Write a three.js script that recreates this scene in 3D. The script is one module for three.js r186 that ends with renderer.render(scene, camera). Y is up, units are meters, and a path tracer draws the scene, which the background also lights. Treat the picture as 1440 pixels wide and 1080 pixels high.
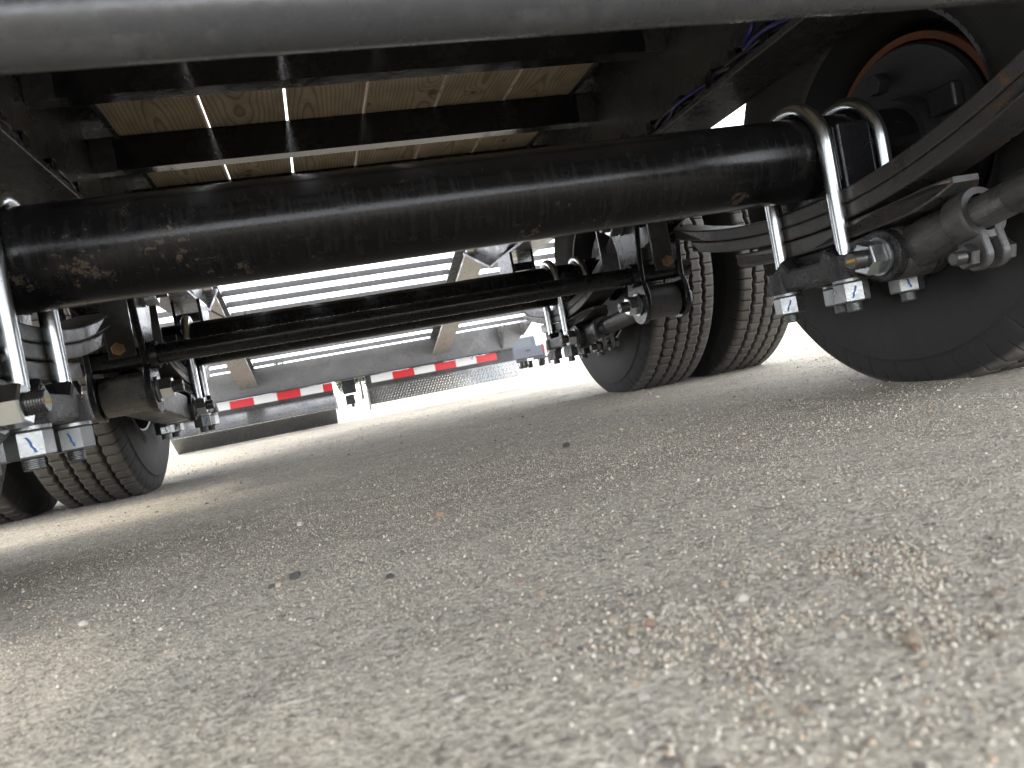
import * as THREE from 'three';
import { RoundedBoxGeometry } from 'three/addons/geometries/RoundedBoxGeometry.js';
import { mergeGeometries, mergeVertices, toCreasedNormals } from 'three/addons/utils/BufferGeometryUtils.js';

// ------------------------------------------------------------------ camera, sky, sun, exposure
const scene = new THREE.Scene();
const renderer = new THREE.WebGLRenderer({ antialias: true });
renderer.toneMapping = THREE.LinearToneMapping;
renderer.toneMappingExposure = 7.1;
renderer.shadowMap.enabled = true;

// the phone is held 15 cm above the ground, rolled about 11 degrees
const camera = new THREE.PerspectiveCamera(54.88, 4 / 3, 0.02, 2000);
camera.position.set(-0.2293, 0.1502, 0.9766);
camera.up.set(0.18634, 0.98207, 0.02861);
camera.lookAt(-0.2293 + 0.2540, 0.1502 - 0.02002, 0.9766 - 0.9670);
camera.focus = 1.25;
camera.userData.fStop = 10.5;

function lcg(seed) { let s = seed >>> 0; return () => ((s = (Math.imul(s, 1664525) + 1013904223) >>> 0) / 4294967296); }
const rnd = lcg(20240611);
const rr = (a, b) => a + (b - a) * rnd();
const clamp = (v, a, b) => Math.min(b, Math.max(a, v));
const smooth = (a, b, v) => { const t = clamp((v - a) / (b - a), 0, 1); return t * t * (3 - 2 * t); };

// tileable value noise on a px by py lattice
function lattice(px, py, seed) {
  const r = lcg(seed), g = new Float32Array(px * py);
  for (let i = 0; i < 50; i++) r();
  for (let i = 0; i < g.length; i++) g[i] = r();
  return (x, y) => {
    const xi = Math.floor(x), yi = Math.floor(y); let fx = x - xi, fy = y - yi;
    fx = fx * fx * (3 - 2 * fx); fy = fy * fy * (3 - 2 * fy);
    const x0 = ((xi % px) + px) % px, x1 = (x0 + 1) % px, y0 = ((yi % py) + py) % py, y1 = (y0 + 1) % py;
    return (g[y0 * px + x0] * (1 - fx) + g[y0 * px + x1] * fx) * (1 - fy) + (g[y1 * px + x0] * (1 - fx) + g[y1 * px + x1] * fx) * fy;
  };
}

// hazy bright sky: palest towards the horizon, thin cloud lumps
{
  const W = 512, H = 256, d = new Float32Array(W * H * 4);
  const n1 = lattice(9, 64, 5), n2 = lattice(21, 64, 6), n3 = lattice(47, 64, 7);
  for (let j = 0; j < H; j++) for (let i = 0; i < W; i++) {
    const el = (j + 0.5) / H * Math.PI - Math.PI / 2, s = Math.sin(el);
    let c = 0.40 + 0.80 * Math.exp(-Math.max(0, s) * 3.0);
    const y = 1.2 / (Math.max(0, s) + 0.16);
    const cl = n1(i / W * 9, y * 1.3) * 0.5 + n2(i / W * 21, y * 2.6) * 0.3 + n3(i / W * 47, y * 5) * 0.2;
    c *= 0.8 + 0.42 * cl;
    const o = (j * W + i) * 4;
    const b = 1 + 0.10 * (1 - cl);
    d[o] = c * 0.965; d[o + 1] = c * 0.99; d[o + 2] = c * b; d[o + 3] = 1;
    if (el < 0) { d[o] *= 0.5; d[o + 1] *= 0.48; d[o + 2] *= 0.44; }
  }
  const t = new THREE.DataTexture(d, W, H, THREE.RGBAFormat, THREE.FloatType);
  t.mapping = THREE.EquirectangularReflectionMapping; t.magFilter = THREE.LinearFilter; t.minFilter = THREE.LinearFilter;
  t.needsUpdate = true;
  scene.background = t; scene.environment = t;
}
const sun = new THREE.DirectionalLight(0xfff3e2, 0.5);
sun.position.set(-7.2, 9.0, 0.6); sun.target.position.set(0, 0, -1);
sun.castShadow = true; sun.shadow.radius = 42; sun.shadow.mapSize.set(2048, 2048);
Object.assign(sun.shadow.camera, { left: -8, right: 8, top: 8, bottom: -8, near: 0.5, far: 30 });
scene.add(sun, sun.target);

// ------------------------------------------------------------------ helpers
const taken = {};
function numbered(n) { const k = taken[n] = (taken[n] ?? -1) + 1; return k ? n + '_' + String(k).padStart(3, '0') : n; }
// geometry coordinates: X right, Y up, Z away from the camera (world z = -Z)
const P = (x, y, Z) => new THREE.Vector3(x, y, -Z);
function clean(g) {
  const n = g.index ? g.toNonIndexed() : g;
  for (const k of Object.keys(n.attributes)) if (k !== 'position' && k !== 'normal') n.deleteAttribute(k);
  n.clearGroups(); return n;
}
function boxUV(g, ou = 0, ov = 0) {
  const p = g.attributes.position, uv = new Float32Array(p.count * 2), a = new THREE.Vector3(), b = new THREE.Vector3(), c = new THREE.Vector3();
  for (let i = 0; i < p.count; i += 3) {
    a.fromBufferAttribute(p, i); b.fromBufferAttribute(p, i + 1); c.fromBufferAttribute(p, i + 2);
    const n = b.clone().sub(a).cross(c.clone().sub(a));
    const x = Math.abs(n.x), y = Math.abs(n.y), z = Math.abs(n.z);
    for (let k = 0; k < 3; k++) {
      const v = [a, b, c][k], o = (i + k) * 2;
      if (y >= x && y >= z) { uv[o] = v.x; uv[o + 1] = v.z; } else if (x >= z) { uv[o] = v.y; uv[o + 1] = v.z; } else { uv[o] = v.x; uv[o + 1] = v.y; }
      uv[o] += ou; uv[o + 1] += ov;
    }
  }
  g.setAttribute('uv', new THREE.BufferAttribute(uv, 2)); return g;
}
function geo(gs, ou, ov) { const l = (Array.isArray(gs) ? gs : [gs]).map(clean); return boxUV(l.length > 1 ? mergeGeometries(l) : l[0], ou, ov); }
function raw(name, g, m, parent) { const o = new THREE.Mesh(g, m); o.name = name; o.castShadow = o.receiveShadow = true; parent.add(o); return o; }
function part(name, gs, m, parent) { return raw(name, geo(gs), m, parent); }
function group(name, parent) { const g = new THREE.Group(); g.name = name; parent.add(g); return g; }
function thing(name, label, category, grp) { const g = group(numbered(name), scene); g.userData = { label, category }; if (grp) g.userData.group = grp; return g; }
function box(x0, x1, y0, y1, Z0, Z1, r = 0.002, seg = 1) {
  const w = Math.abs(x1 - x0), h = Math.abs(y1 - y0), d = Math.abs(Z1 - Z0);
  const g = r > 0 ? new RoundedBoxGeometry(w, h, d, seg, Math.min(r, w / 2.2, h / 2.2, d / 2.2)) : new THREE.BoxGeometry(w, h, d);
  g.translate((x0 + x1) / 2, (y0 + y1) / 2, -(Z0 + Z1) / 2); return g;
}
const UPV = new THREE.Vector3(0, 1, 0);
function cyl(a, b, r0, r1 = r0, seg = 28, open = false) {
  const d = b.clone().sub(a), g = new THREE.CylinderGeometry(r1, r0, d.length(), seg, 1, open);
  g.applyQuaternion(new THREE.Quaternion().setFromUnitVectors(UPV, d.clone().normalize()));
  const m = a.clone().add(b).multiplyScalar(0.5); return g.translate(m.x, m.y, m.z);
}
// lathe round the axis a->b; pts = [radius, distance along]
function lathe(a, b, pts, seg = 32) {
  const g = new THREE.LatheGeometry(pts.map(p => new THREE.Vector2(p[0], p[1])), seg);
  g.applyQuaternion(new THREE.Quaternion().setFromUnitVectors(UPV, b.clone().sub(a).normalize()));
  return toCreasedNormals(g.translate(a.x, a.y, a.z), 0.6);
}
function tube(pts, r, n = 40, seg = 12, closed = false) { return new THREE.TubeGeometry(new THREE.CatmullRomCurve3(pts, closed, 'centripetal'), n, r, seg, closed); }
// hex prism along the axis a->b with chamfered ends
function hex(a, b, af, turn = 0) {
  const R = af / Math.sqrt(3), L = a.distanceTo(b), c = af * 0.06;
  const s = new THREE.Shape(); for (let i = 0; i < 6; i++) { const t = i * Math.PI / 3 + turn; s[i ? 'lineTo' : 'moveTo'](Math.cos(t) * (R - c), Math.sin(t) * (R - c)); }
  const g = new THREE.ExtrudeGeometry(s, { depth: L - 2 * c, bevelEnabled: true, bevelThickness: c, bevelSize: c, bevelSegments: 2 });
  g.translate(0, 0, c);
  g.applyQuaternion(new THREE.Quaternion().setFromUnitVectors(new THREE.Vector3(0, 0, 1), b.clone().sub(a).normalize()));
  return g.translate(a.x, a.y, a.z);
}
// profile of [Z, Y] points extruded from x0 to x1
function prof(pts, x0, x1, bev = 0.002, holes = []) {
  const s = pts instanceof THREE.Shape ? pts : new THREE.Shape(pts.map(p => new THREE.Vector2(p[0], p[1])));
  for (const h of holes) { const q = new THREE.Path(); q.absarc(h[0], h[1], h[2], 0, 7, true); s.holes.push(q); }
  const g = new THREE.ExtrudeGeometry(s, { depth: x1 - x0 - 2 * bev, bevelEnabled: bev > 0, bevelThickness: bev, bevelSize: bev, bevelOffset: -bev, bevelSegments: 2, curveSegments: 18 });
  return g.translate(0, 0, x0 + bev).rotateY(Math.PI / 2);
}
// profile of [X, Y] points extruded from Z0 to Z1
function profX(pts, Z0, Z1, bev = 0) {
  const s = new THREE.Shape(pts.map(p => new THREE.Vector2(p[0], p[1])));
  const g = new THREE.ExtrudeGeometry(s, { depth: Z1 - Z0 - 2 * bev, bevelEnabled: bev > 0, bevelThickness: bev, bevelSize: bev, bevelOffset: -bev, bevelSegments: 2 });
  return g.translate(0, 0, -Z1 + bev);
}
// polished thread: ridged cylinder
function thread(a, b, r, pitch = 0.0021) {
  const L = a.distanceTo(b), pts = [[0, 0], [r - 0.001, 0]]; const n = Math.floor(L / pitch);
  for (let i = 0; i < n; i++) { pts.push([r - 0.0011, i * pitch + 0.0002], [r, i * pitch + pitch * 0.45], [r - 0.0011, (i + 1) * pitch - 0.0001]); }
  pts.push([r - 0.0022, L], [0, L]);
  const g = new THREE.LatheGeometry(pts.map(p => new THREE.Vector2(p[0], p[1])), 24);
  g.applyQuaternion(new THREE.Quaternion().setFromUnitVectors(UPV, b.clone().sub(a).normalize()));
  return toCreasedNormals(g.translate(a.x, a.y, a.z), 0.35);
}

// ------------------------------------------------------------------ textures
function dataTex(W, H, fn, srgb, repeat) {
  const d = new Uint8Array(W * H * 4);
  for (let j = 0; j < H; j++) for (let i = 0; i < W; i++) { const c = fn(i, j), o = (j * W + i) * 4; d[o] = c[0]; d[o + 1] = c[1]; d[o + 2] = c[2]; d[o + 3] = 255; }
  return finish(new THREE.DataTexture(d, W, H), srgb, repeat);
}
function finish(t, srgb, repeat) {
  t.wrapS = t.wrapT = THREE.RepeatWrapping; t.magFilter = THREE.LinearFilter; t.minFilter = THREE.LinearMipmapLinearFilter; t.generateMipmaps = true;
  if (srgb) t.colorSpace = THREE.SRGBColorSpace; if (repeat) t.repeat.set(repeat[0], repeat[1]); t.needsUpdate = true; return t;
}
const toS = v => 255 * Math.pow(clamp(v, 0, 1), 1 / 2.2);
// fine orange peel and dust on paint; tile 0.5 m
const pa = lattice(8, 8, 11), pb = lattice(40, 40, 12), pc = lattice(256, 256, 13), pd = lattice(128, 128, 14);
const mottle = (i, j, N) => 0.45 * pa(i / N * 8, j / N * 8) + 0.3 * pb(i / N * 40, j / N * 40) + 0.25 * pc(i / N * 256, j / N * 256);
const paintRough = dataTex(512, 512, (i, j) => { const v = mottle(i, j, 512); const s = 255 * clamp(0.62 + 0.75 * (v - 0.5), 0, 1); return [s, s, s]; }, false, [2, 2]);
const paintBump = dataTex(512, 512, (i, j) => { const v = 255 * (0.7 * pd(i / 4, j / 4) + 0.3 * pb(i / 12.8, j / 12.8)); return [v, v, v]; }, false, [2, 2]);
const castBump = dataTex(512, 512, (i, j) => { const v = 255 * (0.55 * pc(i / 2, j / 2) + 0.45 * pd(i / 4, j / 4)); return [v, v, v]; }, false, [5, 5]);
function dustTex(base, dust, amount, seed) {
  const a = lattice(7, 7, seed), b = lattice(61, 61, seed + 1), c = lattice(256, 256, seed + 2);
  return dataTex(512, 512, (i, j) => {
    const v = 0.5 * a(i / 512 * 7, j / 512 * 7) + 0.28 * b(i / 512 * 61, j / 512 * 61) + 0.22 * c(i / 2, j / 2);
    const k = smooth(0.5 - amount, 0.86 - amount * 0.5, v) * 0.85 + (c(i / 2 + 91.3, j / 2 + 17.7) > 0.985 ? 0.35 : 0);
    return [0, 1, 2].map(n => toS(base[n] * (1 - Math.min(1, k)) + dust[n] * Math.min(1, k)));
  }, true, [2, 2]);
}
const blackPaint = dustTex([0.007, 0.007, 0.008], [0.020, 0.0195, 0.018], 0.05, 21);
const greyPaint = dustTex([0.034, 0.034, 0.034], [0.062, 0.060, 0.056], 0.06, 31);
const barPaint = dustTex([0.036, 0.038, 0.041], [0.064, 0.065, 0.066], 0.06, 35);
const litFlangePaint = dustTex([0.27, 0.255, 0.235], [0.33, 0.31, 0.28], 0.06, 38);  // frame paint lightened and warmed: ground bounce light put into the colour
const litGreyPaint = dustTex([0.115, 0.117, 0.122], [0.16, 0.158, 0.152], 0.06, 41);  // same paint as the frame, its colour raised for the strong light on the dovetail

// sawn pine: growth rings cut along the board, knots, weathering. u across (0.19 m), v along (2 m)
function woodTex(seed) {
  const W = 256, H = 2048, n1 = lattice(3, 5, seed), n2 = lattice(6, 24, seed + 1), n3 = lattice(128, 512, seed + 2), n4 = lattice(60, 40, seed + 3), r = lcg(seed + 9);
  for (let i = 0; i < 20; i++) r();
  const cx = 0.2 + 0.6 * r(), knots = [];
  for (let k = 0; k < 5; k++) knots.push([r(), r(), 0.008 + 0.012 * r()]);
  return dataTex(W, H, (i, j) => {
    const u = i / W, v = j / H;
    let x = (u - cx) * 0.19, y = v * 2.0, dep = 0.014 + 0.030 * (n1(u * 0.25, v * 5) - 0.3);
    let kn = 0, ring0 = 0;
    for (const [ku, kv, kr] of knots) {
      const dx = (u - ku) * 0.19, dy = (((v - kv + 1.5) % 1) - 0.5) * 2.0, d = Math.hypot(dx, dy * 0.7);
      ring0 += 0.016 * Math.exp(-d * d / (kr * kr * 4)); kn = Math.max(kn, 1 - smooth(kr * 0.45, kr, d));
    }
    const rad = Math.hypot(x * 0.75, dep) + 0.011 * (n2(u * 2.5, v * 24) - 0.5) * 0.6 + ring0;
    const ph = (rad / 0.0062) % 1;
    const late = smooth(0.55, 0.9, ph) * (1 - smooth(0.93, 1, ph));
    const fine = 0.9 + 0.2 * n3(u * 128, v * 512), blotch = 0.85 + 0.3 * n4(u * 8, v * 40);
    let c = [0.44, 0.36, 0.245].map((q, m) => q * fine * blotch * (1 - late * [0.40, 0.47, 0.54][m]));
    if (kn > 0) c = c.map((q, m) => q * (1 - kn) + kn * [0.20, 0.115, 0.06][m] * (0.7 + 0.5 * n2(u * 40, v * 400)));
    return c.map(toS);
  }, true, [1 / 0.19, 0.5]);
}

// ------------------------------------------------------------------ materials
const std = o => new THREE.MeshStandardMaterial(o);
const phys = o => new THREE.MeshPhysicalMaterial(o);
const M = {
  black: phys({ specularIntensity: 0.75, map: blackPaint, roughness: 0.40, roughnessMap: paintRough, bumpMap: paintBump, bumpScale: 0.00025 }),
  joist: phys({ specularIntensity: 0.8, map: blackPaint, roughness: 0.22, roughnessMap: paintRough, bumpMap: paintBump, bumpScale: 0.00012 }),
  grey: phys({ specularIntensity: 0.75,  map: greyPaint, roughness: 0.50, roughnessMap: paintRough, bumpMap: paintBump, bumpScale: 0.00022 }),
  pale: std({ map: litGreyPaint, roughness: 0.5, roughnessMap: paintRough, bumpMap: paintBump, bumpScale: 0.0002 }),
  strap: std({ map: greyPaint, roughness: 0.28, roughnessMap: paintRough }),
  bar: std({ map: barPaint, roughness: 0.46, roughnessMap: paintRough, bumpMap: paintBump, bumpScale: 0.00015 }),
  litFlange: std({ map: litFlangePaint, roughness: 0.6, roughnessMap: paintRough }),
  cast: std({ map: blackPaint, roughness: 0.52, roughnessMap: paintRough, bumpMap: castBump, bumpScale: 0.0012 }),
  rod: std({ map: dustTex([0.035, 0.034, 0.033], [0.075, 0.070, 0.062], 0.05, 51), roughness: 0.62, roughnessMap: paintRough, bumpMap: castBump, bumpScale: 0.0004 }),
  zinc: std({ color: new THREE.Color().setRGB(0.62, 0.65, 0.66), metalness: 1, roughness: 0.27 }),
  zincDull: std({ color: new THREE.Color().setRGB(0.26, 0.27, 0.27), metalness: 0.85, roughness: 0.60, roughnessMap: paintRough, bumpMap: castBump, bumpScale: 0.00015 }),
  steelDark: std({ color: new THREE.Color().setRGB(0.10, 0.10, 0.10), metalness: 0.8, roughness: 0.5, roughnessMap: paintRough }),
  rustBolt: std({ map: dustTex([0.16, 0.10, 0.05], [0.32, 0.16, 0.06], 0.12, 61), metalness: 0.3, roughness: 0.6 }),
  blueMark: std({ color: new THREE.Color().setRGB(0.03, 0.10, 0.30), roughness: 0.6 }),
  yellowMark: std({ color: new THREE.Color().setRGB(0.45, 0.28, 0.03), roughness: 0.6 }),
  wire: std({ color: new THREE.Color().setRGB(0.012, 0.012, 0.014), roughness: 0.5 }),
  blueWire: std({ color: new THREE.Color().setRGB(0.02, 0.02, 0.11), roughness: 0.45 }),
  orange: std({ map: dustTex([0.13, 0.04, 0.012], [0.06, 0.022, 0.01], 0.1, 71), roughness: 0.7 }),
  rim: std({ color: new THREE.Color().setRGB(0.02, 0.02, 0.021), roughness: 0.35, bumpMap: paintBump, bumpScale: 0.0002 }),
  red: std({ color: new THREE.Color().setRGB(0.62, 0.02, 0.03), roughness: 0.35 }),
  white: std({ color: new THREE.Color().setRGB(0.72, 0.72, 0.72), roughness: 0.38 }),
};
// spring steel: near black with thin rust bloom
M.leaf = std({ map: (() => {
  const a = lattice(5, 5, 81), b = lattice(31, 31, 82), c = lattice(256, 256, 83);
  return dataTex(512, 512, (i, j) => {
    const v = 0.45 * a(i / 512 * 5, j / 512 * 5) + 0.35 * b(i / 512 * 31, j / 512 * 31) + 0.2 * c(i / 2, j / 2);
    const k = 0.8 * smooth(0.72, 0.79, v), g = 0.026 + 0.03 * c(i / 2, j / 2);
    return [toS(g * (1 - k) + 0.13 * k), toS(g * 0.97 * (1 - k) + 0.065 * k), toS(g * 0.92 * (1 - k) + 0.026 * k)];
  }, true, [3, 3]);
})(), roughness: 0.62, roughnessMap: paintRough, bumpMap: castBump, bumpScale: 0.0003 });
// axle: gloss black with rust bloom, scuffs and caked dirt. u along (1.6 m), v round
const axleSpots = [[-0.56, 0.70, 0.03, 0.2, 1], [-0.47, 0.80, 0.10, 0.13, 1], [-0.36, 0.74, 0.08, 0.12, 1], [-0.28, 0.80, 0.10, 0.08, 0.5], [-0.42, 0.72, 0.2, 0.16, 0.35], [0.10, 0.86, 0.10, 0.16, 0.6], [0.40, 0.82, 0.035, 0.10, 1], [0.36, 0.9, 0.12, 0.07, 0.8], [-0.1, 0.95, 0.4, 0.05, 0.35], [0.22, 0.9, 0.3, 0.06, 0.4]];
{
  const a = lattice(40, 12, 91), b = lattice(200, 60, 92), c = lattice(1024, 256, 93), s = lattice(500, 14, 94), s2 = lattice(40, 160, 95);
  const W = 2048, H = 512;
  const amt = (i, j) => {
    const x = (i / W - 0.5) * 1.6, v = j / H; let m = 0;
    for (const [sx, sv, w, h, k] of axleSpots) { const d = Math.hypot((x - sx) / w, (v - sv + 0.42) / h); m = Math.max(m, k * (1 - smooth(0.2, 1.1, d))); }
    return m;
  };
  M.axle = phys({ specularIntensity: 0.5, map: dataTex(W, H, (i, j) => {
    const n = 0.4 * a(i / W * 40, j / H * 12) + 0.35 * b(i / W * 200, j / H * 60) + 0.25 * c(i / 2, j / 2), m = amt(i, j);
    const nf = 0.25 * a(i / W * 40, j / H * 12) + 0.45 * b(i / W * 200, j / H * 60) + 0.3 * c(i / 2, j / 2), rust = smooth(0.66, 0.73, nf * 0.85 + m * 0.13) * (m > 0.02 ? 1 : 0);
    const film = smooth(0.42, 0.75, s(i / W * 500, j / H * 14) * 0.45 + n * 0.55) * 0.8;
    const scr = smooth(0.80, 0.84, s2(i / W * 40, j / H * 160) * 0.6 + c(i / 2, j / 2) * 0.4) * 0.5;
    const base = 0.003 + film * 0.006 + scr * 0.014, q = n > 0.6 ? 1 : 0.65;
    return [toS(base * (1 - rust) + 0.062 * q * rust), toS(base * (1 - rust) + 0.045 * q * rust), toS(base * 1.06 * (1 - rust) + 0.029 * q * rust)];
  }, true), roughness: 1, roughnessMap: dataTex(1024, 256, (i, j) => {
    const I = i * 2, J = j * 2, n = 0.4 * a(I / W * 40, J / H * 12) + 0.35 * b(I / W * 200, J / H * 60) + 0.25 * c(i, j);
    const v = 255 * clamp(0.17 + 0.10 * (n - 0.35) + 0.35 * smooth(0.7, 0.78, n * 0.85 + amt(I, J) * 0.13) + 0.05 * s(I / W * 500, J / H * 14), 0.1, 1); return [v, v, v];
  }, false), bumpMap: dataTex(1024, 256, (i, j) => { const v = 255 * (0.5 * c(i, j) + 0.5 * b(i / 1024 * 200, j / 256 * 60)); return [v, v, v]; }, false), bumpScale: 0.0001 });
}
// checker plate: raised diamonds, 28 mm pitch
M.checker = std({ map: dustTex([0.20, 0.205, 0.21], [0.25, 0.245, 0.235], 0.06, 45), roughness: 0.36, metalness: 0.8, roughnessMap: paintRough, bumpMap: dataTex(256, 256, (i, j) => {
  const f = (x, y) => { const u = (x + y) * Math.SQRT1_2, w = (x - y) * Math.SQRT1_2; return 1 - smooth(0.7, 1, Math.hypot(u / 44, w / 13)); };
  let h = 0; for (const [x, y, k] of [[64, 64, 1], [192, 192, 1], [192, 64, -1], [64, 192, -1]]) for (const ox of [-256, 0, 256]) for (const oy of [-256, 0, 256]) { const dx = i - x + ox, dy = j - y + oy; h = Math.max(h, f(dx, k * dy)); }
  const v = 255 * h; return [v, v, v];
}, false, [1 / 0.056, 1 / 0.056]), bumpScale: 0.006 });
const woods = [101, 202, 303, 404].map(s => std({ map: woodTex(s), roughness: 0.78, bumpMap: castBump, bumpScale: 0.0003 }));

// ------------------------------------------------------------------ ground
{
  const W = 2048, H = 2048, T = 1.3;   // tile of T metres
  const a = lattice(6, 6, 501), b = lattice(26, 26, 502), c = lattice(120, 120, 503), d = lattice(1024, 1024, 504), e = lattice(400, 400, 505);
  const col = new Float32Array(W * H * 3), hgt = new Float32Array(W * H);
  for (let j = 0; j < H; j++) for (let i = 0; i < W; i++) {
    const u = i / W, v = j / H;
    const f = 0.46 * d(i / 2, j / 2) + 0.42 * e(u * 400, v * 400) + 0.12 * c(u * 120, v * 120);
    const g = 0.86 + 0.10 * (a(u * 6, v * 6) - 0.5) + 0.14 * (b(u * 26, v * 26) - 0.5) + 1.5 * (f - 0.5);
    const o = (j * W + i); col[o * 3] = 0.482 * g; col[o * 3 + 1] = 0.446 * g; col[o * 3 + 2] = 0.372 * g;
    hgt[o] = 0.25 + 0.40 * (f - 0.5) + 0.03 * c(u * 120, v * 120);
  }
  // embedded sand and stone grains
  const tones = [[0.56, 0.52, 0.46], [0.46, 0.40, 0.33], [0.62, 0.58, 0.53], [0.40, 0.36, 0.31], [0.33, 0.29, 0.26], [0.20, 0.18, 0.17], [0.40, 0.29, 0.22]];
  const r = lcg(777); for (let k = 0; k < 30; k++) r();
  for (let k = 0; k < 60000; k++) {
    const big = r(), s = big > 0.985 ? 3 + 3.5 * r() : 0.9 + 1.5 * r() * r(), x = r() * W, y = r() * H, t = tones[Math.floor(r() * r() * 7)], q = 0.75 + 0.4 * r(), ar = 0.6 + 0.8 * r(), m = Math.ceil(s * 1.4);
    for (let yy = -m; yy <= m; yy++) for (let xx = -m; xx <= m; xx++) {
      const dd = Math.hypot(xx / s, yy / s * ar); if (dd > 1) continue;
      const o = (((Math.floor(y) + yy + H) % H) * W + ((Math.floor(x) + xx + W) % W)), w = Math.min(1, (1 - dd) * 3);
      for (let n = 0; n < 3; n++) col[o * 3 + n] = col[o * 3 + n] * (1 - w) + t[n] * q * w;
      hgt[o] = Math.max(hgt[o], 0.3 + Math.sqrt(1 - dd * dd) * Math.min(0.65, s * 0.13));
    }
  }
  const cd = new Uint8Array(W * H * 4), hd = new Uint8Array(W * H * 4);
  for (let o = 0; o < W * H; o++) { for (let n = 0; n < 3; n++) cd[o * 4 + n] = toS(col[o * 3 + n]); hd[o * 4] = hd[o * 4 + 1] = hd[o * 4 + 2] = 255 * clamp(hgt[o], 0, 1); cd[o * 4 + 3] = hd[o * 4 + 3] = 255; }
  M.ground = std({ map: finish(new THREE.DataTexture(cd, W, H), true, [1 / T, 1 / T]), bumpMap: finish(new THREE.DataTexture(hd, W, H), false, [1 / T, 1 / T]), bumpScale: 0.0032, roughness: 0.93, vertexColors: true });
}
const gnA = lattice(64, 64, 601), gnB = lattice(128, 128, 602), gnC = lattice(256, 256, 603);
const groundH = (x, Z) => { const k = 1 - smooth(3, 7, Math.hypot(x, Z)); return 0.0105 + k * (0.006 * (gnA(x * 1.3 + 20, Z * 1.3 + 20) - 0.5) + 0.004 * (gnB(x * 6 + 40, Z * 6 + 40) - 0.5) + 0.0024 * (gnC(x * 26 + 60, Z * 26 + 60) - 0.5)); };
{
  const N = 340, pos = [], colr = [], uv = [], idx = [];
  const warp = t => Math.sinh(t * 6.6) / Math.sinh(6.6) * 240;
  for (let j = 0; j <= N; j++) for (let i = 0; i <= N; i++) {
    const x = warp(i / N * 2 - 1), Z = warp(j / N * 2 - 1) - 0.3;
    pos.push(x, groundH(x, Z), -Z); uv.push(x, Z);
    const m = 1 + 0.16 * (gnA(x * 0.9, Z * 0.9) - 0.5) + 0.14 * (gnB(x * 4.2 + 9, Z * 4.2 + 9) - 0.5) + 0.08 * (gnC(x * 17 + 3, Z * 17) - 0.5), w = 0.03 * (gnA(x * 2.1 + 7, Z * 2.1) - 0.5);
    colr.push(m * (1 + w), m, m * (1 - w));
  }
  for (let j = 0; j < N; j++) for (let i = 0; i < N; i++) { const a = j * (N + 1) + i, b = a + 1, c = a + N + 1, d = c + 1; idx.push(a, b, c, b, d, c); }
  const g = new THREE.BufferGeometry();
  g.setAttribute('position', new THREE.Float32BufferAttribute(pos, 3)); g.setAttribute('uv', new THREE.Float32BufferAttribute(uv, 2)); g.setAttribute('color', new THREE.Float32BufferAttribute(colr, 3));
  g.setIndex(idx); g.computeVertexNormals();
  const o = raw('ground', g, M.ground, scene); o.userData = { kind: 'structure', label: 'worn sandy concrete yard strewn with grit', category: 'ground' };
}

// ------------------------------------------------------------------ trailer
const T = thing('flatbed_trailer', 'dark steel dual tandem flatbed trailer with wooden deck, seen from underneath', 'trailer');
const DECK = 0.824, DECKT = 0.862, DECK_END = 2.42, FRONT = -1.75;

// deck boards
{
  const edges = [-0.546, -0.349, -0.172, 0.007, 0.184, 0.363, 0.546], gap = 0.0078;
  const list = edges.slice(1).map((e, i) => [edges[i] + (i ? gap / 2 : 0), e - (i < 5 ? gap / 2 : 0)]);
  for (const s of [-1, 1]) for (let k = 0; k < 2; k++) { const a = 0.70 + k * 0.18, b = a + 0.174; list.push(s > 0 ? [a, b] : [-b, -a]); }
  list.forEach(([a, b], i) => {
    const g = clean(box(a, b, DECK + rr(0, 0.0015), DECKT, FRONT, DECK_END - rr(0, 0.01), 0.002));
    boxUV(g, -a + 0.003 + (i % 3) * 0.004, rr(0, 2)); raw('plank', g, woods[i % 4], T);
  });
}
// rails: I-beams whose ends taper up to the dovetail
for (const s of [-1, 1]) {
  const xi = 0.548, xo = 0.672, w0 = 0.603, w1 = 0.614, y0 = 0.572, yt = 0.862, ft = 0.013;
  const X = (a, b) => s > 0 ? [a, b] : [-b, -a];
  const rail = group('frame_rail', T);
  const end = 2.42, tap = 1.98;
  part('web', prof([[FRONT, y0 + ft], [tap, y0 + ft], [end, 0.73], [end, yt - ft], [FRONT, yt - ft]], ...X(w0, w1), 0), M.grey, rail);
  part('flange', [box(...X(xi, xo), y0, y0 + ft, FRONT, tap, 0.003, 2), prof([[tap, y0], [end, 0.716], [end, 0.729], [tap, y0 + ft]], ...X(xi, xo), 0.001)], M.grey, rail);
  part('flange', box(...X(xi, xo), yt - ft, yt, FRONT, end, 0.003, 2), M.grey, rail);
  // deck side channel and outriggers
  part('side_channel', profX([[1.064, 0.80], [1.10, 0.80], [1.10, 0.807], [1.071, 0.807], [1.071, 0.863], [1.10, 0.863], [1.10, 0.87], [1.064, 0.87]].map(q => [q[0] * s, q[1]]), FRONT, DECK_END), M.grey, T);
}
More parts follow.
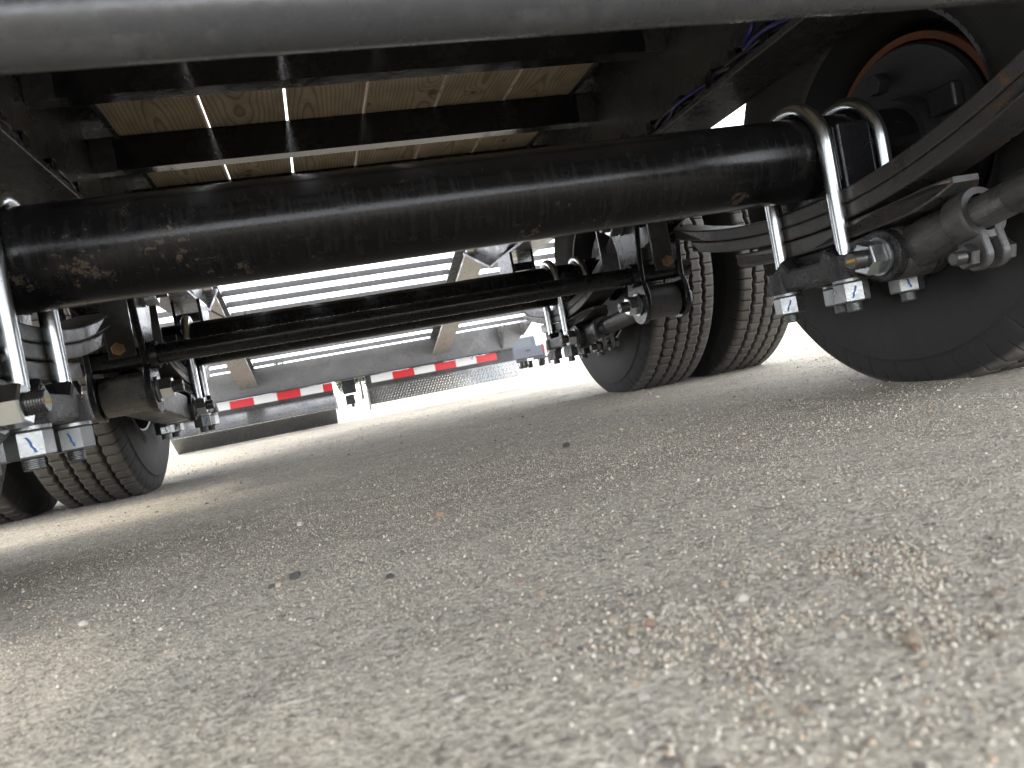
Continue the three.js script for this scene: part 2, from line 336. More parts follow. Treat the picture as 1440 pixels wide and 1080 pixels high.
// cross members: channels between the rails
for (let k = -4; k <= 5; k++) {
  const Z = 0.0219 + 0.4 * k, c = prof([[Z, 0.748], [Z + 0.038, 0.748], [Z + 0.038, 0.754], [Z + 0.007, 0.755], [Z + 0.007, DECK - 0.007], [Z + 0.038, DECK - 0.006], [Z + 0.038, DECK - 0.0005], [Z, DECK - 0.0005]], -0.6025, 0.6025, 0.0012);
  const j = part('crossmember', c, M.joist, T);
  for (const s of [-1, 1]) {
    part('end_clip', [box(s * 0.555, s * 0.6022, 0.744, DECK - 0.004, Z - 0.006, Z - 0.0005, 0.001)], M.grey, j);
    part('outrigger', prof([[Z, 0.78], [Z + 0.04, 0.78], [Z + 0.04, 0.786], [Z + 0.006, 0.786], [Z + 0.006, DECK - 0.001], [Z, DECK - 0.001]], s > 0 ? 0.6145 : -1.0635, s > 0 ? 1.0635 : -0.6145, 0), M.joist, j);
  }
}
// edge angles that close the deck beside each rail
for (const s of [-1, 1]) part('deck_angle', [box(s * 0.537, s * 0.5475, DECK - 0.007, DECK - 0.001, FRONT, DECK_END, 0.001)], M.grey, T);

// wiring on the lower flanges
{
  const run = (s, r, ph, m, x, amp) => { const pts = []; for (let k = 0; k <= 60; k++) { const Z = -1.0 + k * 0.048; pts.push(P(s * (x + amp * Math.sin(Z * 23 + ph) + 0.004 * Math.sin(Z * 61 + ph)), 0.594 + 0.010 * Math.abs(Math.sin(Z * 17 + ph * 2)) + amp * 0.5 * Math.cos(Z * 29 + ph), Z)); } return tube(pts, r, 420, 8); };
  for (const s of [-1, 1]) {
    const loom = group('wiring_loom', T);
    part('cable', run(s, 0.0075, 0.4, M.wire, 0.573, 0.006), M.wire, loom);
    part('cable', run(s, 0.0045, 2.0, M.wire, 0.568, 0.009), M.wire, loom);
    if (s > 0) part('cable', run(s, 0.0042, 3.6, M.blueWire, 0.566, 0.011), M.blueWire, loom).userData.label = 'blue insulated cable';
    for (const Z of [0.04, 0.13, 0.21, 0.33, 0.46, 0.62]) {
      const c = [box(s * 0.556, s * 0.592, 0.614, 0.617, Z, Z + 0.022, 0.001), box(s * 0.556, s * 0.559, 0.5855, 0.6135, Z, Z + 0.022, 0.001), box(s * 0.589, s * 0.592, 0.5855, 0.6135, Z, Z + 0.022, 0.001)];
      part('cable_clip', c, M.black, loom);
    }
    if (s > 0) {
      const ring = []; for (let k = 0; k < 16; k++) { const a = k / 16 * Math.PI * 2; ring.push(P(0.575 + 0.011 * Math.sin(a * 2), 0.625 + 0.030 * Math.sin(a), 0.085 + 0.034 * Math.cos(a))); }
      part('cable_loop', tube(ring, 0.0055, 60, 8, true), M.blueWire, loom);
    }
  }
}
// thin brake line to the rear
part('brake_line', tube([P(-0.66, 0.69, 2.0), P(-0.659, 0.709, 2.3), P(-0.61, 0.66, 2.45), P(-0.553, 0.622, 2.6), P(-0.5, 0.6, 2.72), P(-0.48, 0.66, 2.8)], 0.006, 60, 8), M.wire, T);

// cross pipes between the hangers
part('cross_pipe', cyl(P(-0.66, 0.357, -0.578), P(0.66, 0.357, -0.578), 0.0213, 0.0213, 64), M.bar, T);
part('cross_pipe', cyl(P(-0.66, 0.309, 0.602), P(0.66, 0.309, 0.602), 0.0198, 0.0198, 64), M.black, T);

// axles
const AY = 0.3817, AR = 0.0615, Z2 = 1.231;
function axle(Z0) {
  const A = group('axle', T), nx = 64, na = 72, pos = [], nor = [], uv = [], idx = [];
  for (let i = 0; i <= nx; i++) for (let k = 0; k <= na; k++) {
    const x = -0.74 + 1.48 * i / nx, t = k / na * Math.PI * 2;   // t from the top over the near side
    const c = Math.cos(t), s = Math.sin(t); pos.push(x, AY + AR * c, -Z0 + AR * s); nor.push(0, c, s); uv.push(x / 1.6 + 0.5, k / na * 1.0);
  }
  for (let i = 0; i < nx; i++) for (let k = 0; k < na; k++) { const a = i * (na + 1) + k, b = a + 1, c = a + na + 1, d = c + 1; idx.push(a, b, c, b, d, c); }
  const g = new THREE.BufferGeometry(); g.setAttribute('position', new THREE.Float32BufferAttribute(pos, 3)); g.setAttribute('normal', new THREE.Float32BufferAttribute(nor, 3)); g.setAttribute('uv', new THREE.Float32BufferAttribute(uv, 2)); g.setIndex(idx);
  raw('axle_tube', g, M.axle, A);
  for (const s of [-1, 1]) {
    // spring seat hugging the tube between the U-bolts
    const x0 = s * 0.552, x1 = s * 0.608;
    part('spring_seat', [box(x0, x1, 0.3125, AY + 0.03, Z0 - 0.078, Z0 + 0.078, 0.004, 2), box(s * 0.5475, s * 0.5515, 0.33, AY + 0.025, Z0 - 0.0735, Z0 + 0.0735, 0.001), box(s * 0.6085, s * 0.6125, 0.33, AY + 0.025, Z0 - 0.0735, Z0 + 0.0735, 0.001)], M.black, A);
    part('brake_backing_plate', [lathe(P(s * 0.742, AY, Z0), P(s * 0.76, AY, Z0), [[0, -0.03], [0.072, -0.03], [0.078, -0.004], [0.12, -0.001], [0.15, -0.004], [0.1545, 0.002], [0.1545, 0.010], [0, 0.010]], 64),
      cyl(P(s * 0.70, AY + 0.06, Z0 + 0.11), P(s * 0.745, AY + 0.06, Z0 + 0.11), 0.022, 0.024, 20), hex(P(s * 0.718, AY + 0.11, Z0 + 0.02), P(s * 0.743, AY + 0.11, Z0 + 0.02), 0.03), box(s * 0.724, s * 0.743, AY + 0.02, AY + 0.06, Z0 - 0.12, Z0 - 0.07, 0.006, 2)], M.rim, A);
  }
  return A;
}
axle(0); axle(Z2);

// U-bolts, nuts and paint marks
const UR = 0.0112, UB = AR + UR;
function uBolt(x, Z0, s) {
  const u = group('u_bolt', T), pts = [];
  const c = new THREE.CurvePath(); c.add(new THREE.LineCurve3(P(x, 0.188, Z0 - UB), P(x, AY, Z0 - UB)));
  const arc = []; for (let k = 0; k <= 24; k++) { const a = k / 24 * Math.PI; arc.push(P(x, AY + UB * Math.sin(a), Z0 - UB * Math.cos(a))); }
  c.add(new THREE.CatmullRomCurve3(arc)); c.add(new THREE.LineCurve3(P(x, AY, Z0 + UB), P(x, 0.188, Z0 + UB)));
  const ring = []; const N = 64; for (let k = 0; k <= N; k++) pts.push(c.getPoint(k / N));
  part('rod', new THREE.TubeGeometry(new THREE.CatmullRomCurve3(pts, false, 'centripetal'), 160, UR, 20), M.zinc, u);
  for (const q of [-1, 1]) {
    const Z = Z0 + q * UB, t = rr(-0.25, 0.25) + 0.35;
    part('washer', cyl(P(x, 0.1825, Z), P(x, 0.1865, Z), 0.0235, 0.0235, 32), M.zincDull, u);
    part('nut', hex(P(x, 0.1525, Z), P(x, 0.1822, Z), 0.040, t), M.zincDull, u);
    part('thread', thread(P(x, 0.1525, Z), P(x, 0.139, Z), UR), M.zincDull, u);
    // stroke of marking paint down one flat of the nut
    // after the turn to vertical the flats face angles t + 30 deg + k 60 deg
    let best = 0, bd = -9; for (let k = 0; k < 6; k++) { const a = t + Math.PI / 6 + k * Math.PI / 3; const d = Math.cos(a) * (-s * 0.55) + Math.sin(a) * -0.83; if (d > bd) { bd = d; best = a; } }
    const nx = Math.cos(best), nZ = Math.sin(best), h = 0.0209;
    const tx = -nZ, tZ = nx, w = 0.0013, lean = rr(0.002, 0.005) * (rnd() > 0.5 ? 1 : -1);
    const pp = []; for (let k = 0; k <= 5; k++) { const y = 0.158 + 0.017 * k / 5, o = lean * (k / 5 - 0.5) * 2 + 0.0007 * Math.sin(k * 2.3); for (const e of [-w, w]) pp.push([x + nx * h + tx * (o + e), y, Z + nZ * h + tZ * (o + e)]); }
    const vs = []; for (let k = 0; k < 5; k++) for (const m of [0, 2, 1, 1, 2, 3]) { const v = pp[k * 2 + m]; vs.push(v[0], v[1], -v[2]); }
    const g = new THREE.BufferGeometry(); g.setAttribute('position', new THREE.Float32BufferAttribute(vs, 3)); g.computeVertexNormals();
    part('paint_mark', g, M.blueMark, u);
  }
}
for (const Z0 of [0, Z2]) for (const s of [-1, 1]) { uBolt(s * 0.532, Z0, s); uBolt(s * 0.628, Z0, s); }

// leaf springs
function leafShape(Zc, z0, z1, y, th, kn, kf, taper) {
  const f = z => y + (z < 0 ? kn : kf) * z * z, n = 30, top = [], bot = [];
  for (let i = 0; i <= n; i++) { const z = z0 + (z1 - z0) * i / n, e = Math.min(i, n - i) / n; const t = th * (e < taper ? 0.3 + 0.7 * Math.sqrt(e / taper) : 1); top.push([Zc + z, f(z) + th]); bot.push([Zc + z, f(z) + th - t]); }
  return [...bot, ...top.reverse()];
}
function leafSpring(Z0, s) {
  const L = group('leaf_spring', T), X = s > 0 ? [0.542, 0.618] : [-0.618, -0.542];
  part('leaf', prof(leafShape(Z0, -0.53, 0.45, 0.2905, 0.0215, 0.49, 0.34, 0.02), ...X, 0.003), M.leaf, L);
  part('leaf', prof(leafShape(Z0, -0.43, 0.39, 0.2685, 0.0215, 0.49, 0.34, 0.03), ...X, 0.003), M.leaf, L);
  part('leaf', prof(leafShape(Z0, -0.245, 0.24, 0.2415, 0.0255, 0.22, 0.22, 0.10), ...X, 0.003), M.leaf, L);
  // the ends of the leaves are rounded off in plan
  L.children.forEach((o, k) => { const p = o.geometry.attributes.position, [a, b] = [[-0.53, 0.45], [-0.43, 0.39], [-0.245, 0.24]][k], xc = s * 0.58, R = 0.04;
    for (let i = 0; i < p.count; i++) { const z = -p.getZ(i) - Z0, e = Math.min(z - a, b - z); if (e < R) p.setX(i, xc + (p.getX(i) - xc) * Math.sqrt(Math.max(0.3, 1 - ((R - e) / R) ** 2.4))); }
    o.geometry.computeVertexNormals(); });
}
for (const Z0 of [0, Z2]) for (const s of [-1, 1]) leafSpring(Z0, s);

// clamp plates under the springs, with the lugs that carry the radius rods
function clampPlate(Z0, s) {
  const X = (a, b) => s > 0 ? [a, b] : [-b, -a];
  const ear = Z => [[Z - 0.104, 0.1872], [Z + 0.104, 0.1872], [Z + 0.104, 0.206], [Z + 0.088, 0.216], [Z + 0.052, 0.239], [Z + 0.036, 0.222], [Z - 0.036, 0.222], [Z - 0.052, 0.239], [Z - 0.088, 0.214], [Z - 0.104, 0.206]];
  const gs = [];
  for (const [a, b] of [[0.514, 0.553], [0.607, 0.646]]) gs.push(prof(ear(Z0), ...X(a, b), 0.006));
  gs.push(box(...X(0.545, 0.615), 0.194, 0.2408, Z0 - 0.098, Z0 + 0.098, 0.006, 2));
  for (const x of [0.532, 0.628]) for (const q of [-1, 1]) gs.push(lathe(P(s * x, 0.1868, Z0 + q * UB), P(s * x, 0.23, Z0 + q * UB), [[0, 0], [0.0265, 0], [0.0275, 0.004], [0.0235, 0.034], [0, 0.036]], 28));
  // lugs
  const lug = new THREE.Shape(); lug.moveTo(Z0 - 0.08, 0.188); lug.lineTo(Z0 - 0.13, 0.172); lug.absarc(Z0 - 0.132, 0.207, 0.036, -Math.PI / 2, Math.PI / 2, true); lug.lineTo(Z0 - 0.08, 0.238);
  gs.push(prof(lug, ...X(0.536, 0.552), 0.003), prof(lug.clone(), ...X(0.608, 0.624), 0.003));
  part('clamp_plate', gs, M.cast, T);
}
for (const Z0 of [0, Z2]) for (const s of [-1, 1]) clampPlate(Z0, s);

// radius rods
function pivot(R, s, Z, y, xin, xout, af = 0.040) {
  const b = group('pivot_bolt', R.parent === T ? T : T);
  const r = 0.0125;
  part('shank', cyl(P(s * (xin + 0.01), y, Z), P(s * xout, y, Z), r, r, 20), M.steelDark, b);
  part('washer', cyl(P(s * (xin - 0.0035), y, Z), P(s * xin, y, Z), 0.026, 0.026, 32), M.zincDull, b);
  part('nut', hex(P(s * (xin - 0.0285), y, Z), P(s * (xin - 0.0036), y, Z), af, rr(0, 1)), M.zinc, b);
  part('thread', thread(P(s * (xin - 0.0285), y, Z), P(s * (xin - 0.047), y, Z), r, 0.0026), M.steelDark, b);
  part('bolt_head', hex(P(s * xout, y, Z), P(s * (xout + 0.018), y, Z), af, rr(0, 1)), M.zincDull, b);
  part('paint_mark', box(s * (xin - 0.0478), s * (xin - 0.0474), y - 0.0018, y + 0.0022, Z - 0.010, Z + 0.007, 0), M.yellowMark, b);
  return b;
}
function along(a, b, t) { return a.clone().lerp(b, t); }
function radiusRod(Z0, s, hangZ, hangY) {
  const R = group('radius_rod', T), x = s * 0.58, a = P(x, 0.207, Z0 - 0.132), b = P(x, hangY, hangZ), d = b.clone().sub(a), L = d.length(); d.normalize();
  const at = m => a.clone().addScaledVector(d, m), up = new THREE.Vector3(1, 0, 0).cross(d).normalize(); if (up.y < 0) up.negate();
  pivot(R, s, Z0 - 0.132, 0.207, 0.5355, 0.6245);
  const eye = (c, r, w) => lathe(c.clone().add(new THREE.Vector3(-w / 2, 0, 0)), c.clone().add(new THREE.Vector3(w / 2, 0, 0)), [[0.013, 0], [r - 0.004, 0], [r, 0.004], [r, w - 0.004], [r - 0.004, w], [0.013, w]], 40);
  if (s > 0) {
    part('eye', [eye(a, 0.036, 0.054)], M.rod, R);
    part('socket', [lathe(a, b, [[0, 0.02], [0.030, 0.02], [0.031, 0.05], [0.027, 0.085], [0.0262, 0.118], [0, 0.118]], 32)], M.rod, R);
    // split clamp with two ears and a cross bolt below the rod
    const c0 = at(0.105), g = [lathe(at(0.098), b, [[0.024, 0], [0.0325, 0], [0.0345, 0.003], [0.0345, 0.030], [0.0325, 0.033], [0.024, 0.033]], 36)];
    for (const q of [-1, 1]) {
      const e = new THREE.Shape(); e.moveTo(-0.016, 0.004); e.lineTo(-0.017, -0.020); e.absarc(0, -0.024, 0.0172, Math.PI, 2 * Math.PI, false); e.lineTo(0.016, 0.004);
      const m = new THREE.ExtrudeGeometry(e, { depth: 0.008, bevelEnabled: true, bevelSize: 0.002, bevelThickness: 0.002, bevelSegments: 2 });
      m.translate(0, 0, -0.004); m.rotateY(Math.PI / 2); m.rotateX(-Math.atan2(d.y, d.z));
      const cc = at(0.1145).addScaledVector(up, -0.024); m.translate(cc.x + q * 0.013, cc.y, cc.z); g.push(m);
    }
    part('clamp', g, M.rod, R);
    const bc = at(0.1145).addScaledVector(up, -0.048), xa = k => bc.clone().add(new THREE.Vector3(-s * k, 0, 0));
    part('clamp_bolt', [hex(xa(0.022), xa(0.035), 0.026, 0.3), cyl(xa(-0.024), xa(0.022), 0.008, 0.008, 16), thread(xa(0.035), xa(0.050), 0.0085), hex(xa(-0.034), xa(-0.022), 0.026, 0.3)], M.steelDark, R);
    part('thread', thread(at(0.118), at(0.172), 0.0205, 0.0030), M.rod, R);
    part('tube', lathe(a, b, [[0, 0.172], [0.0205, 0.172], [0.0232, 0.178], [0.0232, L - 0.02], [0, L - 0.02]], 36), M.rod, R);
    part('bushing', [eye(b, 0.040, 0.082)], M.rod, R);
  } else {
    part('eye', [eye(a, 0.034, 0.054)], M.rod, R);
    const w = 0.035, bx = new RoundedBoxGeometry(w * 2, 0.066, L - 0.015, 3, 0.009); bx.translate(0, 0, 0);
    bx.applyQuaternion(new THREE.Quaternion().setFromUnitVectors(new THREE.Vector3(0, 0, 1), d)); const m = at(L / 2 + 0.012); bx.translate(m.x, m.y, m.z);
    part('box_arm', [bx], M.rod, R);
    part('bushing', [eye(b, 0.040, 0.088)], M.rod, R);
  }
}
for (const s of [-1, 1]) { radiusRod(0, s, -0.60, 0.292); radiusRod(Z2, s, 0.617, 0.242); }

// hangers and equalizers
function hanger(Zc, eyeY, s, pipe) {
  const H = group('spring_hanger', T), X = (a, b) => s > 0 ? [a, b] : [-b, -a];
  const sh = new THREE.Shape(), top = 0.5715;
  sh.moveTo(Zc - 0.075, top); sh.lineTo(Zc - 0.06, eyeY + 0.2); sh.lineTo(Zc - 0.036, eyeY + 0.085); sh.lineTo(Zc - 0.034, eyeY + 0.05); sh.quadraticCurveTo(Zc - 0.05, eyeY + 0.03, Zc - 0.047, eyeY);
  sh.absarc(Zc, eyeY, 0.047, Math.PI, Math.PI * 2, false); sh.quadraticCurveTo(Zc + 0.05, eyeY + 0.03, Zc + 0.04, eyeY + 0.05);
  sh.lineTo(Zc + 0.045, eyeY + 0.09); sh.lineTo(Zc + 0.09, eyeY + 0.2); sh.lineTo(Zc + 0.11, top);
  part('side_plate', prof(sh.clone(), ...X(0.5245, 0.537), 0.0018), M.black, H);
  part('side_plate', prof(sh.clone(), ...X(0.6245, 0.637), 0.0018), M.black, H);
  part('cross_plate', box(s * 0.5375, s * 0.624, eyeY + 0.20, top, Zc + 0.06, Zc + 0.07, 0.001), M.black, H);
  pivot(H, s, Zc, eyeY, 0.5235, 0.6385, 0.038);
  if (pipe) {
    part('pipe_collar', lathe(P(s * 0.508, pipe, Zc - 0.013), P(s * 0.5, pipe, Zc - 0.013).setX(s * 0.6), [[0.0203, 0], [0.027, 0], [0.0275, 0.002], [0.0275, 0.0155], [0.0203, 0.0155]], 32), M.black, H);
  }
}
for (const s of [-1, 1]) {
  hanger(-0.60, 0.292, s); hanger(0.615, 0.242, s, 0.309); part('slipper', [box(s * 0.535, s * 0.545, 0.49, 0.5715, 1.62, 1.80, 0.002), box(s * 0.615, s * 0.625, 0.49, 0.5715, 1.62, 1.80, 0.002), box(s * 0.5455, s * 0.6145, 0.50, 0.53, 1.64, 1.78, 0.004)], M.black, T);
  // equalizer: two side plates that rock on a pivot and hold the spring ends
  const E = group('equalizer', T), X = (a, b) => s > 0 ? [a, b] : [-b, -a], Zc = 0.64;
  const leg = () => [[Zc - 0.165, 0.50], [Zc - 0.16, 0.41], [Zc - 0.06, 0.385], [Zc, 0.375], [Zc + 0.06, 0.385], [Zc + 0.16, 0.41], [Zc + 0.165, 0.50], [Zc + 0.08, 0.535], [Zc - 0.08, 0.535]];
  part('side_plate', prof(leg(), ...X(0.5745, 0.5825), 0.0015), M.black, E);
  part('side_plate', prof(leg(), ...X(0.6125, 0.6205), 0.0015), M.black, E);
  for (const q of [-1, 1]) {
    part('rocker_pad', prof([[Zc + q * 0.16, 0.43], [Zc + q * 0.165, 0.405], [Zc + q * 0.05, 0.405], [Zc + q * 0.05, 0.43], [Zc + q * 0.10, 0.46]].sort((a, b) => 0), s > 0 ? 0.583 : -0.612, s > 0 ? 0.612 : -0.583, 0), M.black, E);
    const z = Zc + q * 0.140;
    // flat strap that hangs in front of the spring end, with a rusty bolt
    part('keeper_strap', prof([[z - 0.004, 0.302], [z + 0.003, 0.302], [z + 0.010, 0.5], [z + 0.003, 0.5]], s > 0 ? 0.526 : -0.572, s > 0 ? 0.572 : -0.526, 0.0012), M.strap, E);
    part('keeper_bolt', [hex(P(s * 0.552, 0.318, z - 0.017), P(s * 0.552, 0.318, z - 0.0045), 0.020, 0.4), cyl(P(s * 0.552, 0.318, z - 0.022), P(s * 0.552, 0.318, z - 0.017), 0.0062, 0.0062, 14)], M.rustBolt, E).userData.label = 'rusty keeper bolt';
  }
  pivot(E, s, Zc, 0.436, 0.5235, 0.6385, 0.042);
}

// ---- wheels
const tyreGeo = (() => {
  const half = [[0.088, 0.207], [0.098, 0.212], [0.104, 0.224], [0.108, 0.229], [0.1085, 0.236], [0.1135, 0.256], [0.117, 0.278], [0.1178, 0.298], [0.1158, 0.318], [0.112, 0.334], [0.1115, 0.337], [0.109, 0.338], [0.106, 0.350], [0.1015, 0.362], [0.096, 0.3725], [0.0905, 0.3785]];
  const ribs = [0.0865, 0.078, 0.066, 0.0625, 0.0605, 0.0535, 0.0515, 0.046, 0.036, 0.026, 0.0235, 0.0215, 0.0145, 0.0125, 0.008, 0];
  const w = [], rad = []; for (const p of half) { w.push(p[0]); rad.push(p[1]); }
  for (const x of ribs) { w.push(x); rad.push(0.3825 + 0.0025 * (1 - (x / 0.0865) ** 2)); }
  const n = w.length; for (let i = n - 2; i >= 0; i--) { w.push(-w[i]); rad.push(rad[i]); }
  const pitch = 76, fr = [0, 0.055, 0.07, 0.135, 0.15, 0.42, 0.56, 0.575, 0.63, 0.645, 0.85], A = []; for (let k = 0; k < pitch; k++) for (const f of fr) A.push([(k + f) / pitch, f, k]);
  const m = w.length, pos = [], col = [], uvs = [], idx = [];
  const groove = x => { const a = Math.abs(x); return (a < 0.0612 && a > 0.0528) || (a < 0.0222 && a > 0.0138); };
  const dn = lattice(240, 24, 701), dn2 = lattice(60, 8, 702);
  for (let k = 0; k <= A.length; k++) {
    const [u, f, kk] = A[k % A.length], th = (k === A.length ? 1 : u) * Math.PI * 2;
    for (let i = 0; i < m; i++) {
      const x = w[i], ax = Math.abs(x); let r = rad[i], xx = x, deep = 0;
      if (ax <= 0.0906) {
        if (groove(x)) deep = 0.0105;
        const zig = (f < 0.5 ? f * 4 - 1 : 3 - f * 4) * 0.0022; if (ax < 0.07 && ax > 0.01) xx += zig * (ax > 0.04 ? 1 : -1) * (x > 0 ? 1 : 1);
        const s1 = f > 0.06 && f < 0.14, s2 = f > 0.565 && f < 0.64;
        if (!deep && ax > 0.0625 && s1) deep = 0.008;
        if (!deep && ax > 0.0225 && ax < 0.0525 && s2) deep = 0.0065;
        if (!deep && ax < 0.0135 && s1) deep = 0.0055;
      } else if (ax > 0.098 && r > 0.337 && r < 0.377 && f > 0.06 && f < 0.14 && kk % 2 === 0) deep = 0.0035;
      else if (r > 0.37 && ax < 0.1) { if (f > 0.06 && f < 0.14) deep = 0.007; }
      r -= deep;
      pos.push(xx, r * Math.cos(th), r * Math.sin(th)); uvs.push(th * 0.38, x);
      const d0 = dn(u * 240, i * 0.4), d1 = dn2(u * 60, i * 0.2);
      // road dust sits on the running surface and in a film on the flanks
      const dust = ax <= 0.0906 && !deep ? 0.55 + 0.45 * d0 : 0.04 * smooth(0.4, 0.8, 0.6 * d0 + 0.4 * d1);
      col.push(0.011 + 0.092 * dust, 0.0107 + 0.083 * dust, 0.0104 + 0.072 * dust);
    }
  }
  for (let k = 0; k < A.length; k++) for (let i = 0; i < m - 1; i++) { const a = k * m + i, b = a + 1, c = a + m, d = c + 1; idx.push(a, c, b, b, c, d); }
  const g = new THREE.BufferGeometry(); g.setAttribute('position', new THREE.Float32BufferAttribute(pos, 3)); g.setAttribute('color', new THREE.Float32BufferAttribute(col, 3)); g.setAttribute('uv', new THREE.Float32BufferAttribute(uvs, 2)); g.setIndex(idx); g.computeVertexNormals();
  return g;
})();
M.rubber = std({ vertexColors: true, roughness: 0.72, bumpMap: castBump, bumpScale: 0.0005, side: THREE.DoubleSide });
// rim for a right-hand inner wheel: +x outwards, open barrel towards the axle
const O = new THREE.Vector3(0, 0, 0), XV = new THREE.Vector3(1, 0, 0);
const rimGeo = geo([lathe(O, XV, [[0.2035, -0.075], [0.207, -0.086], [0.2185, -0.089], [0.2205, -0.0935], [0.2175, -0.0965], [0.2035, -0.093], [0.199, -0.074], [0.187, -0.055], [0.183, 0.03], [0.1905, 0.062], [0.198, 0.083], [0.207, 0.094], [0.2205, 0.0955], [0.2205, 0.091], [0.208, 0.0885], [0.2035, 0.076]], 72),
  lathe(O, XV, [[0.184, 0.028], [0.170, 0.052], [0.130, 0.084], [0.075, 0.088], [0.075, 0.095], [0.134, 0.092], [0.176, 0.060], [0.1855, 0.040]], 64)]);
const drumRingGeo = geo(lathe(O, XV, [[0.158, -0.038], [0.1685, -0.0385], [0.1695, -0.036], [0.1695, -0.028], [0.158, -0.028]], 72));
const drumGeo = geo(lathe(O, XV, [[0.1575, -0.037], [0.1575, 0.02], [0.09, 0.03], [0.09, 0.04], [0.165, 0.03], [0.165, -0.0277], [0.1578, -0.0277]], 72));
const hubGeo = geo([lathe(O, XV, [[0, 0.03], [0.070, 0.03], [0.070, 0.10], [0.055, 0.14], [0.05, 0.16], [0, 0.165]], 40)]);
for (const [Z, zn] of [[0, 'front'], [Z2, 'rear']]) for (const s of [-1, 1]) for (const inner of [true, false]) {
  const wv = group('wheel', T); wv.position.set(s * (inner ? 0.787 : 1.062), 0.3815, -Z);
  const face = inner ? s : -s; wv.rotation.y = face > 0 ? 0 : Math.PI; wv.rotation.order = 'YXZ'; wv.rotation.x = rr(0, 6);
  const ty = raw('tyre', tyreGeo, M.rubber, wv); raw('rim', rimGeo, M.rim, wv);
  if (inner) { raw('brake_drum', drumGeo, M.rim, wv); raw('drum_lip', drumRingGeo, M.orange, wv).userData.label = 'rust orange lip of the brake drum'; raw('hub', hubGeo, M.rim, wv); }
}

